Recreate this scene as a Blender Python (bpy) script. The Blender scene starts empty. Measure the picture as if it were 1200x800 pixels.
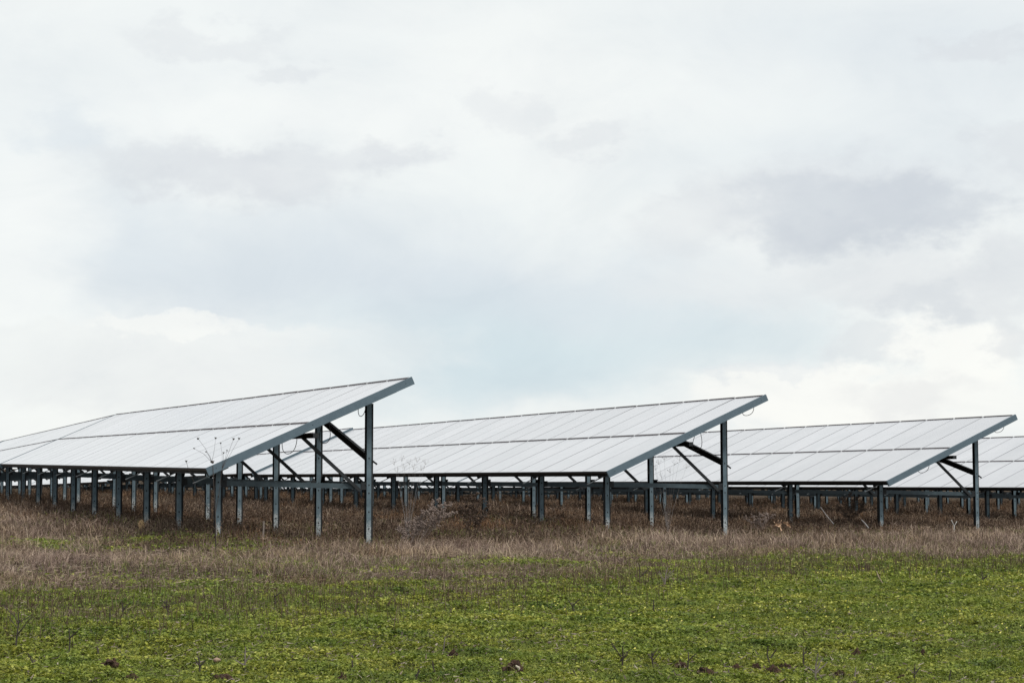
import bpy, math, random
import numpy as np
random.seed(7)
rng = np.random.default_rng(11)
sc = bpy.context.scene
COL = sc.collection
R = math.radians
CAMH = 1.25
F = 2298.0                      # focal length in photo pixels (1200 wide)
PITCH = 3.67
PSI = R(20.95)                  # heading of the rows
TH = R(23.76)                   # tilt of the panels
CT, ST = math.cos(TH), math.sin(TH)
L = 3.32                        # slope length of a table
MW = 1.067                      # module pitch along the row
NM = 24
TL = NM * MW
HLOW = 1.15

# ------------------------------------------------------------------ materials
def mat(name):
    m = bpy.data.materials.new(name); m.use_nodes = True
    nt = m.node_tree; b = nt.nodes['Principled BSDF']
    return m, nt, b
def N(nt, t, **k):
    n = nt.nodes.new(t)
    for a, v in k.items(): setattr(n, a, v)
    return n
def ramp(nt, stops):
    r = N(nt, 'ShaderNodeValToRGB'); e = r.color_ramp.elements
    while len(e) < len(stops): e.new(0.5)
    for el, (p, c) in zip(e, stops):
        el.position = p; el.color = (*c, 1)
    return r
def noise(nt, vec, scale, detail=4, rough=.55):
    n = N(nt, 'ShaderNodeTexNoise'); n.inputs['Scale'].default_value = scale
    n.inputs['Detail'].default_value = detail; n.inputs['Roughness'].default_value = rough
    if vec is not None: nt.links.new(vec, n.inputs['Vector'])
    return n
def mixc(nt, fac, a, b, mode='MIX'):
    m = N(nt, 'ShaderNodeMix', data_type='RGBA', blend_type=mode)
    for s, v in ((m.inputs[0], fac), (m.inputs[6], a), (m.inputs[7], b)):
        if hasattr(v, 'is_linked'): nt.links.new(v, s)
        elif isinstance(v, (int, float)): s.default_value = v
        else: s.default_value = (*v, 1)
    return m.outputs[2]

def metal(name, base, dark, rough=.5, patina=True, met=.35):
    m, nt, b = mat(name)
    tc = N(nt, 'ShaderNodeTexCoord'); oi = N(nt, 'ShaderNodeObjectInfo')
    add = N(nt, 'ShaderNodeVectorMath', operation='ADD')
    nt.links.new(tc.outputs['Object'], add.inputs[0])
    sc_ = N(nt, 'ShaderNodeVectorMath', operation='SCALE'); sc_.inputs['Scale'].default_value = .37
    nt.links.new(oi.outputs['Location'], sc_.inputs[0]); nt.links.new(sc_.outputs[0], add.inputs[1])
    n1 = noise(nt, add.outputs[0], 9, 5, .65)
    r1 = ramp(nt, [(.3, dark), (.62, base)]); nt.links.new(n1.outputs[0], r1.inputs[0])
    col = r1.outputs[0]
    if patina:      # pale weathered foot with scaly edge
        sep = N(nt, 'ShaderNodeSeparateXYZ'); nt.links.new(tc.outputs['Object'], sep.inputs[0])
        n2 = noise(nt, add.outputs[0], 30, 5, .7)
        ma = N(nt, 'ShaderNodeMath', operation='MULTIPLY_ADD'); ma.inputs[1].default_value = .45
        nt.links.new(n2.outputs[0], ma.inputs[0]); nt.links.new(sep.outputs['Z'], ma.inputs[2])
        mr = N(nt, 'ShaderNodeMapRange'); mr.inputs[1].default_value = .62; mr.inputs[2].default_value = .5
        nt.links.new(ma.outputs[0], mr.inputs[0])
        n3 = noise(nt, add.outputs[0], 45, 3, .6)
        r3 = ramp(nt, [(.38, (.13, .15, .16)), (.5, (.33, .37, .39)), (.7, (.42, .45, .46))]); nt.links.new(n3.outputs[0], r3.inputs[0])
        col = mixc(nt, mr.outputs[0], col, r3.outputs[0])
    nt.links.new(col, b.inputs['Base Color'])
    b.inputs['Metallic'].default_value = met; b.inputs['Roughness'].default_value = rough
    bp = N(nt, 'ShaderNodeBump'); bp.inputs['Strength'].default_value = .15; bp.inputs['Distance'].default_value = .004
    nt.links.new(n1.outputs[0], bp.inputs['Height']); nt.links.new(bp.outputs[0], b.inputs['Normal'])
    return m
M_POST = metal('post_steel', (.125, .178, .212), (.074, .112, .138))
M_BEAM = metal('beam_steel', (.098, .143, .178), (.080, .120, .152), .55, False, .2)
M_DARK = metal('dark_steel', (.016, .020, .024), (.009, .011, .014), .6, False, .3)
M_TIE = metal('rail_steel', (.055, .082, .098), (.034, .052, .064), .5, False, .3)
def plain(name, c, rough=.7, met=0):
    m, nt, b = mat(name); b.inputs['Base Color'].default_value = (*c, 1)
    b.inputs['Roughness'].default_value = rough; b.inputs['Metallic'].default_value = met
    return m
M_POST_SHADE = plain('post_shade', (.008, .010, .012), .85)  # near-black: shade of the post's sides and recesses put into the colour
M_HOLE = plain('hole', (.006, .007, .008), .9)
M_CABLE = plain('cable', (.012, .012, .014), .55)
M_FRAME = plain('module_frame', (.03, .03, .033), .5, .2)
M_RIM = plain('module_rim', (.25, .255, .28), .45, .2)
M_PLATE = metal('plate_steel', (.22, .24, .25), (.14, .15, .16), .45, False, .4)
M_CAP = plain('module_cap', (.075, .06, .066), .55, .2)
M_CLAMP = plain('module_clamp', (.62, .63, .64), .4, .4)

def glass_mat():
    m, nt, b = mat('module_glass')
    tc = N(nt, 'ShaderNodeTexCoord'); oi = N(nt, 'ShaderNodeObjectInfo')
    add = N(nt, 'ShaderNodeVectorMath', operation='ADD')
    nt.links.new(tc.outputs['Object'], add.inputs[0]); nt.links.new(oi.outputs['Location'], add.inputs[1])
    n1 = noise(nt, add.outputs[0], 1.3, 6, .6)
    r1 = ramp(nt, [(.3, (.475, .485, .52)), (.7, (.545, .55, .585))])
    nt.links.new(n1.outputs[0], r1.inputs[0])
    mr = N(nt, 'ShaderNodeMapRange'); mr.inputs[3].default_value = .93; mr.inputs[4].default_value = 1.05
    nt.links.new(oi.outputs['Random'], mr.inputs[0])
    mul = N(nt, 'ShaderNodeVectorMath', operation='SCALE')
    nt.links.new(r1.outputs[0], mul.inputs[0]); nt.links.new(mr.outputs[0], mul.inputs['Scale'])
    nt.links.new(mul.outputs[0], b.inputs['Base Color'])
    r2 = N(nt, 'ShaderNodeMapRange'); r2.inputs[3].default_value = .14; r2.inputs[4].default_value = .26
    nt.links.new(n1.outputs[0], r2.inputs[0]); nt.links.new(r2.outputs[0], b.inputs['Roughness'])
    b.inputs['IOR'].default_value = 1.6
    return m
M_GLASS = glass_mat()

def leaf_mat(name, stops, patch=None, transl=.25, rough=.55, spec=.3):
    """colour from the per-face attribute tint; patch = (scale, colour stops) multiplies slow variation"""
    m, nt, b = mat(name)
    at = N(nt, 'ShaderNodeAttribute'); at.attribute_name = 'tint'
    r = ramp(nt, stops); nt.links.new(at.outputs['Fac'], r.inputs[0])
    col = r.outputs[0]
    if patch:
        g = N(nt, 'ShaderNodeNewGeometry'); n = noise(nt, g.outputs['Position'], patch[0], 4, .6)
        r2 = ramp(nt, patch[1]); nt.links.new(n.outputs[0], r2.inputs[0])
        col = mixc(nt, 1.0, col, r2.outputs[0], 'MULTIPLY')
    nt.links.new(col, b.inputs['Base Color'])
    b.inputs['Roughness'].default_value = rough; b.inputs['Specular IOR Level'].default_value = spec
    tr = N(nt, 'ShaderNodeBsdfTranslucent'); nt.links.new(col, tr.inputs[0])
    mx = N(nt, 'ShaderNodeMixShader'); mx.inputs[0].default_value = transl
    nt.links.new(b.outputs[0], mx.inputs[1]); nt.links.new(tr.outputs[0], mx.inputs[2])
    nt.links.new(mx.outputs[0], nt.nodes['Material Output'].inputs[0])
    return m

# ------------------------------------------------------------------ mesh helpers
class MB:
    def __init__(s): s.v = []; s.f = []; s.mi = []
    def add(s, v, f, mi=0):
        o = len(s.v); s.v += [tuple(p) for p in v]; s.f += [tuple(i + o for i in q) for q in f]; s.mi += [mi] * len(f)
    def box(s, x0, x1, y0, y1, z0, z1, mi=0, fn=None):
        v = [(x, y, z) for z in (z0, z1) for y in (y0, y1) for x in (x0, x1)]
        if fn: v = [fn(*p) for p in v]
        s.add(v, [(0, 2, 3, 1), (4, 5, 7, 6), (0, 1, 5, 4), (2, 6, 7, 3), (0, 4, 6, 2), (1, 3, 7, 5)], mi)
    def bar(s, a, b, w, h, up=(0, 0, 1), mi=0):
        a = np.array(a, float); b = np.array(b, float); d = b - a; d /= np.linalg.norm(d)
        u = np.array(up, float); sd = np.cross(d, u); sd /= np.linalg.norm(sd); u = np.cross(sd, d)
        v = [p + sd * i * w / 2 + u * j * h / 2 for p in (a, b) for j in (-1, 1) for i in (-1, 1)]
        s.add(v, [(0, 2, 3, 1), (4, 5, 7, 6), (0, 1, 5, 4), (2, 6, 7, 3), (0, 4, 6, 2), (1, 3, 7, 5)], mi)
    def tube(s, pts, rad, n=5, mi=0):
        pts = [np.array(p, float) for p in pts]
        if not hasattr(rad, '__len__'): rad = [rad] * len(pts)
        rings = []; ref = np.array([.31, .17, .93])
        for i, p in enumerate(pts):
            d = pts[min(i + 1, len(pts) - 1)] - pts[max(i - 1, 0)]; d /= (np.linalg.norm(d) + 1e-9)
            a = np.cross(d, ref)
            if np.linalg.norm(a) < .05: a = np.cross(d, (1, 0, 0))
            a /= np.linalg.norm(a); b = np.cross(d, a)
            rings.append([p + rad[i] * (a * math.cos(t) + b * math.sin(t)) for t in np.arange(n) * 2 * math.pi / n])
        v = [q for r in rings for q in r]; f = []
        for i in range(len(pts) - 1):
            for k in range(n):
                f.append((i * n + k, i * n + (k + 1) % n, (i + 1) * n + (k + 1) % n, (i + 1) * n + k))
        f.append(tuple(range(n))[::-1]); f.append(tuple((len(pts) - 1) * n + k for k in range(n)))
        s.add(v, f, mi)
    def blob(s, c, r, seed=0, sub=2, amp=.3, mi=0, flat=1.0):
        """irregular lump: subdivided octahedron pushed in and out"""
        v = [(1,0,0),(-1,0,0),(0,1,0),(0,-1,0),(0,0,1),(0,0,-1)]
        f = [(0,2,4),(2,1,4),(1,3,4),(3,0,4),(2,0,5),(1,2,5),(3,1,5),(0,3,5)]
        for _ in range(sub):
            cache = {}; nf = []
            def mid(a, b):
                k = (min(a, b), max(a, b))
                if k not in cache:
                    p = np.array(v[a]) + np.array(v[b]); v.append(tuple(p / np.linalg.norm(p))); cache[k] = len(v) - 1
                return cache[k]
            for a, b, c_ in f:
                x, y, z = mid(a, b), mid(b, c_), mid(c_, a)
                nf += [(a, x, z), (x, b, y), (z, y, c_), (x, y, z)]
            f = nf
        rr = np.random.default_rng(seed); ph = rr.uniform(0, 6.28, (6, 3)); fr = rr.uniform(1.5, 6, (6, 3))
        out = []
        for p in v:
            p = np.array(p); k = sum(math.sin(float(fr[i] @ p) + ph[i, 0]) for i in range(6)) / 3 + rr.normal() * .35
            q = p * (1 + amp * k); out.append((c[0] + q[0] * r[0], c[1] + q[1] * r[1], c[2] + q[2] * r[2] * flat))
        s.add(out, f, mi)
    def mesh(s, name, mats, smooth=False):
        me = bpy.data.meshes.new(name); me.from_pydata(s.v, [], s.f)
        for m in mats: me.materials.append(m)
        me.polygons.foreach_set('material_index', s.mi)
        if smooth: me.polygons.foreach_set('use_smooth', [True] * len(s.f))
        me.update(); return me
def obj(name, me, parent=None, loc=(0, 0, 0), rot=(0, 0, 0)):
    o = bpy.data.objects.new(name, me); COL.objects.link(o); o.location = loc; o.rotation_euler = rot
    if parent: o.parent = parent
    return o
def tag(o, label=None, cat=None, group=None, kind=None):
    for k, v in (('label', label), ('category', cat), ('group', group), ('kind', kind)):
        if v: o[k] = v
    return o
def quads(name, V, tint, material):
    """V: (n,4,3) array of quads -> one mesh with a face attribute tint"""
    n = len(V); me = bpy.data.meshes.new(name)
    me.vertices.add(n * 4); me.vertices.foreach_set('co', V.astype(np.float32).ravel())
    me.loops.add(n * 4); me.loops.foreach_set('vertex_index', np.arange(n * 4, dtype=np.int32))
    me.polygons.add(n); me.polygons.foreach_set('loop_start', np.arange(0, n * 4, 4, dtype=np.int32))
    me.update(calc_edges=True)
    a = me.attributes.new('tint', 'FLOAT', 'FACE'); a.data.foreach_set('value', tint.astype(np.float32))
    me.materials.append(material)
    return me

# ------------------------------------------------------------------ terrain
def fbm(x, y, s, seed=0, octv=4):
    """cheap smooth noise, about -1..1"""
    r = np.random.default_rng(seed); out = 0; a = 1; tot = 0
    for o in range(octv):
        v = 0
        for k in range(4):
            an = r.uniform(0, 6.283); w = s * r.uniform(.7, 1.4); ph = r.uniform(0, 6.283)
            v = v + np.sin((x * math.cos(an) + y * math.sin(an)) * w + ph + 1.3 * np.sin((x * math.sin(an) - y * math.cos(an)) * w * .7 + ph))
        out = out + a * v / 2.6; tot += a; a *= .55; s *= 2.03
    return np.clip(out / tot, -1.5, 1.5)
def ground(x, y):
    x = np.asarray(x, float); y = np.asarray(y, float)
    z = .05 - .36 * np.tanh(x / 30) + .035 * fbm(x, y, .5, 3, 2)
    r = -x * math.sin(PSI) + y * math.cos(PSI); q = x * math.cos(PSI) + y * math.sin(PSI)
    for k, hk in ((0, .16), (1, .15), (2, .09), (3, .06)):          # slightly raised ground along the low edge of each row
        z = z + hk * np.exp(-((q - (6.1 + 7.475 * k)) / 1.25) ** 2) / (1 + np.exp(-(r - (26.8 + 3.07 * k)) / .5))
    return z - .36 * np.clip((y - 58) / 60, 0, 3)
def gz(x, y): return float(ground(x, y))
def on_ground(px, py):
    """ground point whose photo pixel is (px, py)"""
    Y = 20.0
    for _ in range(40):
        X = (px - 600) / F * Y; h = CAMH - gz(X, Y); Y = h * F / max(py - 547, 3)
    return X, Y
def wpt(px, py, Y):
    """point at distance Y seen at the pixel"""
    return ((px - 600) / F * Y, Y, CAMH + (547 - py) / F * Y)

xs = np.concatenate([np.linspace(-900, -40, 18)[:-1], np.linspace(-40, 40, 200), np.linspace(40, 900, 18)[1:]])
ys = np.concatenate([np.linspace(-60, 4, 12)[:-1], np.linspace(4, 80, 260), np.linspace(80, 2500, 30)[1:]])
GX, GY = np.meshgrid(xs, ys); GZ = ground(GX, GY)
GZ = GZ + .02 * fbm(GX, GY, 5, 5, 3) * (GY < 80) * (GY > 4)
me = bpy.data.meshes.new('ground')
nx, ny = len(xs), len(ys); idx = np.arange(nx * ny).reshape(ny, nx)
fs = np.stack([idx[:-1, :-1], idx[:-1, 1:], idx[1:, 1:], idx[1:, :-1]], -1).reshape(-1, 4)
me.from_pydata(np.stack([GX, GY, GZ], -1).reshape(-1, 3).tolist(), [], fs.tolist())
me.polygons.foreach_set('use_smooth', [True] * len(fs))
def ground_mat():
    m, nt, b = mat('soil')
    g = N(nt, 'ShaderNodeNewGeometry')
    n1 = noise(nt, g.outputs['Position'], 1.2, 6, .65); n2 = noise(nt, g.outputs['Position'], 28, 5, .7)
    r1 = ramp(nt, [(.32, (.045, .030, .019)), (.5, (.062, .043, .027)), (.68, (.085, .058, .038))]); nt.links.new(n1.outputs[0], r1.inputs[0])
    r2 = ramp(nt, [(.35, (.35, .35, .35)), (.65, (1.2, 1.15, 1.05))]); nt.links.new(n2.outputs[0], r2.inputs[0])
    nt.links.new(mixc(nt, 1.0, r1.outputs[0], r2.outputs[0], 'MULTIPLY'), b.inputs['Base Color'])
    b.inputs['Roughness'].default_value = .95; b.inputs['Specular IOR Level'].default_value = .1
    bp = N(nt, 'ShaderNodeBump'); bp.inputs['Distance'].default_value = .03; nt.links.new(n2.outputs[0], bp.inputs['Height'])
    nt.links.new(bp.outputs[0], b.inputs['Normal']); return m
me.materials.append(ground_mat())
tag(obj('ground', me), kind='structure')

# ------------------------------------------------------------------ solar tables
RV = np.array([-math.sin(PSI), math.cos(PSI)]); QV = np.array([math.cos(PSI), math.sin(PSI)])
def S(v, d=0.0):                # local x, z on the slope at fraction v, depth d under the glass
    return v * L * CT + d * ST, HLOW + v * L * ST - d * CT
def slope_fn(x, y, z):          # slope coordinates (along slope, along row, height over glass) -> local
    return (x * CT - z * ST, y, HLOW + x * ST + z * CT)

def make_panel():
    ln, w, t = L / 2 - .012, MW - .006, .036
    m = MB()
    m.box(0, ln, 0, w, -t, 0, 0)                                    # frame
    m.box(.001, ln - .001, .001, w - .001, 0, .0015, 3)             # bright edge of the frame
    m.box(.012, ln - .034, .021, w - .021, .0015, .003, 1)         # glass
    m.box(ln - .030, ln - .001, .035, w - .035, .0015, .016, 2)     # dark clamping strip along the upper edge
    m.box(ln - .030, ln - .001, .001, .022, .0015, .013, 4)         # pale clamp
    return m.mesh('solar_panel', [M_FRAME, M_GLASS, M_CAP, M_RIM, M_CLAMP])
ME_PANEL = make_panel()
def make_end_beam():
    m = MB()
    m.box(-.012, L + .012, -.045, 0, -.105, .012, 0, slope_fn)
    m.box(-.012, L + .012, 0, .012, -.105, -.093, 0, slope_fn)
    for x in (.12, L * .5, L - .12):
        m.box(x, x + .009, -.048, -.045, -.05, -.041, 1, slope_fn)
    return m.mesh('end_beam', [M_BEAM, M_HOLE])
ME_END = make_end_beam()
ME_END2 = (lambda m: (m.box(-.012, L + .012, 0, .045, -.105, .012, 0, slope_fn), m.mesh('end_beam', [M_BEAM]))[1])(MB())
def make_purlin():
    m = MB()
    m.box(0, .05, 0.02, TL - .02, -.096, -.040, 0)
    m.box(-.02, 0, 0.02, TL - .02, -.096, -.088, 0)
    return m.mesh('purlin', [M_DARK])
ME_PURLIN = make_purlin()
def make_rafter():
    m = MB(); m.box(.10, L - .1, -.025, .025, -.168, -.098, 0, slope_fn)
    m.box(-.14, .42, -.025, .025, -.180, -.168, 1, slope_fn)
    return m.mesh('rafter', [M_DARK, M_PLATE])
ME_RAFTER = make_rafter()
def make_post(v, gusset):
    x, z = S(v, .172); m = MB(); b = -.75
    m.box(-.036, .036, -.04, -.034, b, z, 0)
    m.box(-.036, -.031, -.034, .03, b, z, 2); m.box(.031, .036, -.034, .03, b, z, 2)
    m.box(-.050, -.036, .02, .03, b, z - .01, 2); m.box(.036, .074, -.004, .03, b, z - .01, 2)  # lips painted in shade black, right one widened for the dark band
    for h in ([.22, .45, .74, .95] if v < .5 else [.25, .5, .78, .9, 1.3]):
        if h < z - .1:
            m.add([(.011 * math.cos(t), -.0425, h + .014 * math.sin(t)) for t in np.arange(8) * math.pi / 4], [tuple(range(8))], 1)
    if gusset:
        zt = HLOW - .14
        g = [(-.17, zt), (.17, zt), (.03, zt - .14), (-.03, zt - .14)]
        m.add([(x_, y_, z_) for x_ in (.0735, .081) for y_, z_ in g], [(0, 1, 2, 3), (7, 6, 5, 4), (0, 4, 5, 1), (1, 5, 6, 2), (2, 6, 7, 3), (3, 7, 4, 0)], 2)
    if v > .5 and not gusset:   # bolt-end hook on the outer side
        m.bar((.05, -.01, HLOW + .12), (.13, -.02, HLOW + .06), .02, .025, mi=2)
    return m.mesh('post', [M_POST, M_HOLE, M_POST_SHADE])
VF, VR = .10, .85
ME_PF, ME_PR0, ME_PR = make_post(VF, False), make_post(VR, False), make_post(VR, True)
XF, XR = S(VF)[0], S(VR)[0]
def make_tie():
    m = MB(); m.bar((XF + .04, 0, HLOW - .215), (XR - .04, 0, HLOW - .27), .045, .075); 
    for x_, z_ in ((XF + .04, HLOW - .217), (XR - .12, HLOW - .264)): m.box(x_, x_ + .085, -.031, -.0235, z_ - .055, z_ + .055, 1)
    for x_, z_ in ((XF + .075, HLOW - .2), (XR - .06, HLOW - .255)): m.box(x_, x_ + .016, -.04, -.031, z_, z_ + .016, 2)
    return m.mesh('tie_rail', [M_TIE, M_DARK, M_HOLE])
ME_TIE = make_tie()

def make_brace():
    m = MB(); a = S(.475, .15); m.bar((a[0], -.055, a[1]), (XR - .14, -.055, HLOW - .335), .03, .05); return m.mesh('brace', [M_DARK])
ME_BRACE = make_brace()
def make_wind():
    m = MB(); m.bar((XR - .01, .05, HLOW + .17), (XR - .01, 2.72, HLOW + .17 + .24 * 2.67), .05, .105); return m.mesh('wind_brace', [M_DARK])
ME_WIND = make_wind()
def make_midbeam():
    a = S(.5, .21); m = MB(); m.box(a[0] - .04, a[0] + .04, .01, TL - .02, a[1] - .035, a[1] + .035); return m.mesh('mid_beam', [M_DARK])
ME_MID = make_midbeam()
def make_cable(v, d0, sag, w, twist):
    m = MB(); x, z = S(v, d0); pts = []
    for t in np.linspace(0, 1, 17):
        s_ = math.sin(math.pi * t)
        pts.append((x - (w / 2 + twist * s_) * math.cos(math.pi * t), .08 + .05 * math.sin(5 * t), z + (t - .5) * w * .45 - sag * s_ ** .75))
    m.tube(pts, .0055, 5); return m.mesh('cable', [M_CABLE])
CABLES = [make_cable(.60, .08, .36, .06, .10), make_cable(.47, .08, .34, .2, .03), make_cable(.80, .08, .22, .10, .0), make_cable(.93, .08, .18, .16, .04), make_cable(.33, .08, .2, .2, .03)]

BENT = 2.72
def table(corner, slope, label, first=.7, cables=(), bent=BENT):
    X, Y, Z = corner
    e = obj('solar_table', None, None, (X, Y, Z - HLOW), (slope, 0, PSI))
    e.empty_display_size = .3
    tag(e, label, 'solar table', 'tilted solar panel tables in parallel rows')
    rr = random.Random(hash((round(X * 10), round(Y * 10))) & 0xffff)
    for half in (0, 1):
        for k in range(NM):
            dt = rr.gauss(0, .0007)
            x0 = .006 + half * (L / 2); dz = rr.uniform(-.0004, .0004)
            x, y, z = slope_fn(x0, k * MW + .003, dz)
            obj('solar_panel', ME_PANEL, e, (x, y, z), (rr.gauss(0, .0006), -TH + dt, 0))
    obj('end_beam', ME_END, e); obj('end_beam', ME_END2, e, (0, TL + .002, 0))
    for v in (.012, .43, .57, .955):
        x, y, z = slope_fn(v * L, 0, 0); obj('purlin', ME_PURLIN, e, (x, y, z), (0, -TH, 0))
    obj('mid_beam', ME_MID, e)
    for k in range(13):
        u = first + k * bent
        if u > TL - .05: break
        obj('rafter', ME_RAFTER, e, (0, u, 0))
        obj('post', ME_PF, e, (XF, u, 0), (rr.gauss(0, .004), rr.gauss(0, .004), rr.gauss(0, .03)))
        obj('post', ME_PR if k else ME_PR0, e, (XR, u, 0), (0, 0, 0) if k == 0 else (rr.gauss(0, .003), rr.gauss(0, .003), rr.gauss(0, .03)))
        obj('tie_rail', ME_TIE, e, (0, u, 0)); obj('brace', ME_BRACE, e, (0, u, 0))
    obj('wind_brace', ME_WIND, e, (0, first, 0))
    for c, u in cables: obj('cable', CABLES[c], e, (0, u, 0))
    return e
def row_start(k):
    C = {0: (-4.343, 27.912, -.017, .0041), 1: (1.613, 33.418, -.073, -.0054), 2: (7.44, 39.009, -.273, -.0078)}
    if k in C: return C[k]
    r, q = 27.62 + 3.07 * k, 5.92 + 7.475 * k
    p = RV * r + QV * q
    return (p[0], p[1], -.46 - .06 * (k - 3), -.008)
def place(k, part, slope=None, step=0.0, gap=.16):
    X, Y, Z, s = row_start(k)
    p = np.array([X, Y, Z + CAMH]); sl = s
    for j in range(part):
        p = p + np.array([RV[0] * (TL + gap) * math.cos(sl), RV[1] * (TL + gap) * math.cos(sl), (TL + gap) * math.sin(sl) + step])
        sl = slope if j == part - 1 else sl_b[k]
    return tuple(p), sl
sl_b = {0: -.0145, 1: -.0145, 2: -.012, 3: -.012, 4: -.012, 5: -.012}
tables = [
 (0, 0, None, 'nearest solar table, its blue-grey end beam rising above a dried flower stalk'),
 (0, 1, -.0145, 'solar table joined end to end behind the nearest one, dipping towards the left'),
 (0, 2, -.022, 'farthest solar table of the nearest row, only a sliver at the left edge'),
 (1, 0, None, 'solar table of the second row, its end beam pointing up left of the bright cloud'),
 (1, 1, -.0145, 'solar table of the second row seen between the posts under the nearest table'),
 (1, 2, -.0145, 'third length of the second row, bright strip under the nearest table at left'),
 (1, 3, -.010, 'fourth length of the second row, far bright strip under the nearest table at left edge'),
 (2, 0, None, 'solar table of the third row, its end beam tip close to the right edge'),
 (2, 1, -.012, 'far continuation of the third row, mostly hidden behind the second row'),
 (2, 2, -.012, 'distant end of the third row, thin posts below the left part of the second row'),
 (3, 0, None, 'solar table of the fourth row, cut by the right edge of the picture'),
 (3, 1, -.012, 'far continuation of the fourth row, posts showing beneath the third row'),
 (3, 2, -.012, 'distant end of the fourth row, tiny posts between nearer posts at left'),
 (4, 0, None, 'solar table of the fifth row, only posts showing under the fourth row'),
 (4, 1, -.012, 'far continuation of the fifth row, tiny posts under the second and third rows'),
 (5, 0, None, 'solar table of the sixth row, thin dark posts showing beneath rows in front'),
 (5, 1, -.012, 'far continuation of the sixth row, faint posts under the second row'),
 (6, 0, None, 'solar table of the seventh row, thin posts deep under the rows in front'),
 (7, 0, None, 'farthest solar table visible, tiny posts in the last row beneath all others'),
]
FIRST = {0: .62, 1: .70, 2: .74}
SPACING = {0: 2.82, 1: 3.08, 2: 3.75}
for k, part, sl, lab in tables:
    c, s_ = place(k, part, sl, {0: -.01, 1: .045}.get(k, 0) if part == 1 else 0)
    cab = ()
    if part == 0: cab = {0: ((0, .35), (1, .9), (2, .5)), 1: ((0, .2), (3, .2)), 2: ((4, .2), (3, .2))}.get(k, ())
    table(c, s_, lab, FIRST.get(k, .6) if part == 0 else .75, cab, SPACING.get(k, 2.1) if part == 0 else (BENT if k == 0 else 2.2))

# ------------------------------------------------------------------ vegetation masks
BX = np.array([-12, -4.3, -2.3, 0, 2.5, 4.6, 6.9, 14]); BY = np.array([15.6, 16.0, 16.8, 19.6, 24.0, 26.2, 26.0, 26.0])
PATCH = [(-6.8, 28.2, 1.7, 1.4, .95), (-.2, 25.2, 1.0, .9, .7), (-4.2, 27.0, 1.2, .8, .55), (1.9, 27.5, .9, .8, .55), (-2.5, 23.5, 1.0, .8, .5), (5.5, 29.0, 1.6, .7, .6), (-1.2, 22.6, .8, .9, .5)]
def green_frac(x, y):
    b = np.interp(x, BX, BY)
    p = 1 / (1 + np.exp(-(b - y + 1.9 * fbm(x, y, .8, 21, 3) + 2.6 * fbm(x, y, 3.0, 22, 3) + .3) / 1.15))
    for cx, cy, rx, ry, a in PATCH:
        p = np.maximum(p, a * np.exp(-((x - cx) / rx) ** 2 - ((y - cy) / ry) ** 2) * np.clip(.55 + 1.1 * fbm(x, y, 3, 23, 3), 0, 1))
    return p
def sample(n, y0, y1, expo, margin=2.2):
    """ground positions, denser near the camera (area density ~ 1/Y**expo)"""
    Yg = np.linspace(y0, y1, 2000); w = (.54 * Yg + 2 * margin) / Yg ** expo
    c = np.cumsum(w); c /= c[-1]
    y = np.interp(rng.random(n), c, Yg); hw = .27 * y + margin
    return rng.uniform(-1, 1, n) * hw, y
def rowcoord(x, y): return x * RV[0] + y * RV[1], x * QV[0] + y * QV[1]
def weed_zone(x, y):
    r, q = rowcoord(x, y)
    a = r - (26.7 + .41 * (q - 5.9)) + .5 * fbm(x, y, .9, 31, 3)
    b = q - 5.0 + .35 * fbm(x, y, .9, 32, 3)
    return 1 / (1 + np.exp(-np.minimum(a, b * 1.6) / .35))

# ------------------------------------------------------------------ low green meadow
def leaves(n, y0, y1):
    x, y = sample(n, y0, y1, 1.25)
    p = green_frac(x, y)
    cl = fbm(x, y, 3.2, 41, 4); cl2 = fbm(x, y, 11, 42, 3)
    keep = (rng.random(n) < p ** 1.4) & (rng.random(n) < np.clip(.80 + 1.15 * (cl * .5 + cl2 * .6), .06, 1))
    x, y, cl, cl2 = x[keep], y[keep], cl[keep], cl2[keep]; n = len(x)
    h = np.clip(.034 + .036 * cl + .034 * cl2, .004, .12)
    z = ground(x, y) + h * rng.random(n) ** .45 + .004
    s = .0086 * (np.maximum(y, 11) / 12) ** .75 * rng.uniform(.55, 1.6, n)
    yaw = rng.uniform(0, 6.283, n); tilt = np.abs(rng.normal(0, .68, n)); ta = rng.uniform(0, 6.283, n)
    nrm = np.stack([np.sin(tilt) * np.cos(ta), np.sin(tilt) * np.sin(ta), np.cos(tilt)], -1)
    a = np.stack([np.cos(yaw), np.sin(yaw), np.zeros(n)], -1); a -= nrm * np.sum(a * nrm, -1, keepdims=True); a /= np.linalg.norm(a, axis=1, keepdims=True)
    b = np.cross(nrm, a); c = np.stack([x, y, z], -1)
    el = rng.uniform(.9, 1.7, n)[:, None]; s = s[:, None]
    V = np.stack([c - a * s * el, c - b * s * .75 + nrm * s * .28, c + a * s * el - nrm * s * .2, c + b * s * .75 + nrm * s * .28], 1)
    t = np.clip(.5 + .22 * rng.normal(size=n) + .16 * fbm(x, y, 2.0, 43, 3), 0, 1)
    return V, t
V, t = leaves(1600000, 10.0, 31)
GREEN = [(0, (.034, .052, .011)), (.28, (.118, .150, .022)), (.52, (.215, .247, .036)), (.78, (.325, .345, .065)), (1, (.44, .44, .13))]
M_LEAF = leaf_mat('clover', GREEN, (1.6, [(.32, (.45, .60, .55)), (.46, (.86, .96, .85)), (.56, (1.08, 1.06, 1)), (.72, (1.34, 1.25, 1.1))]), .3)
o = obj('meadow', quads('meadow', V, t, M_LEAF)); tag(o, 'low green leafy ground cover across the foreground', 'ground cover', kind='stuff')

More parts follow.
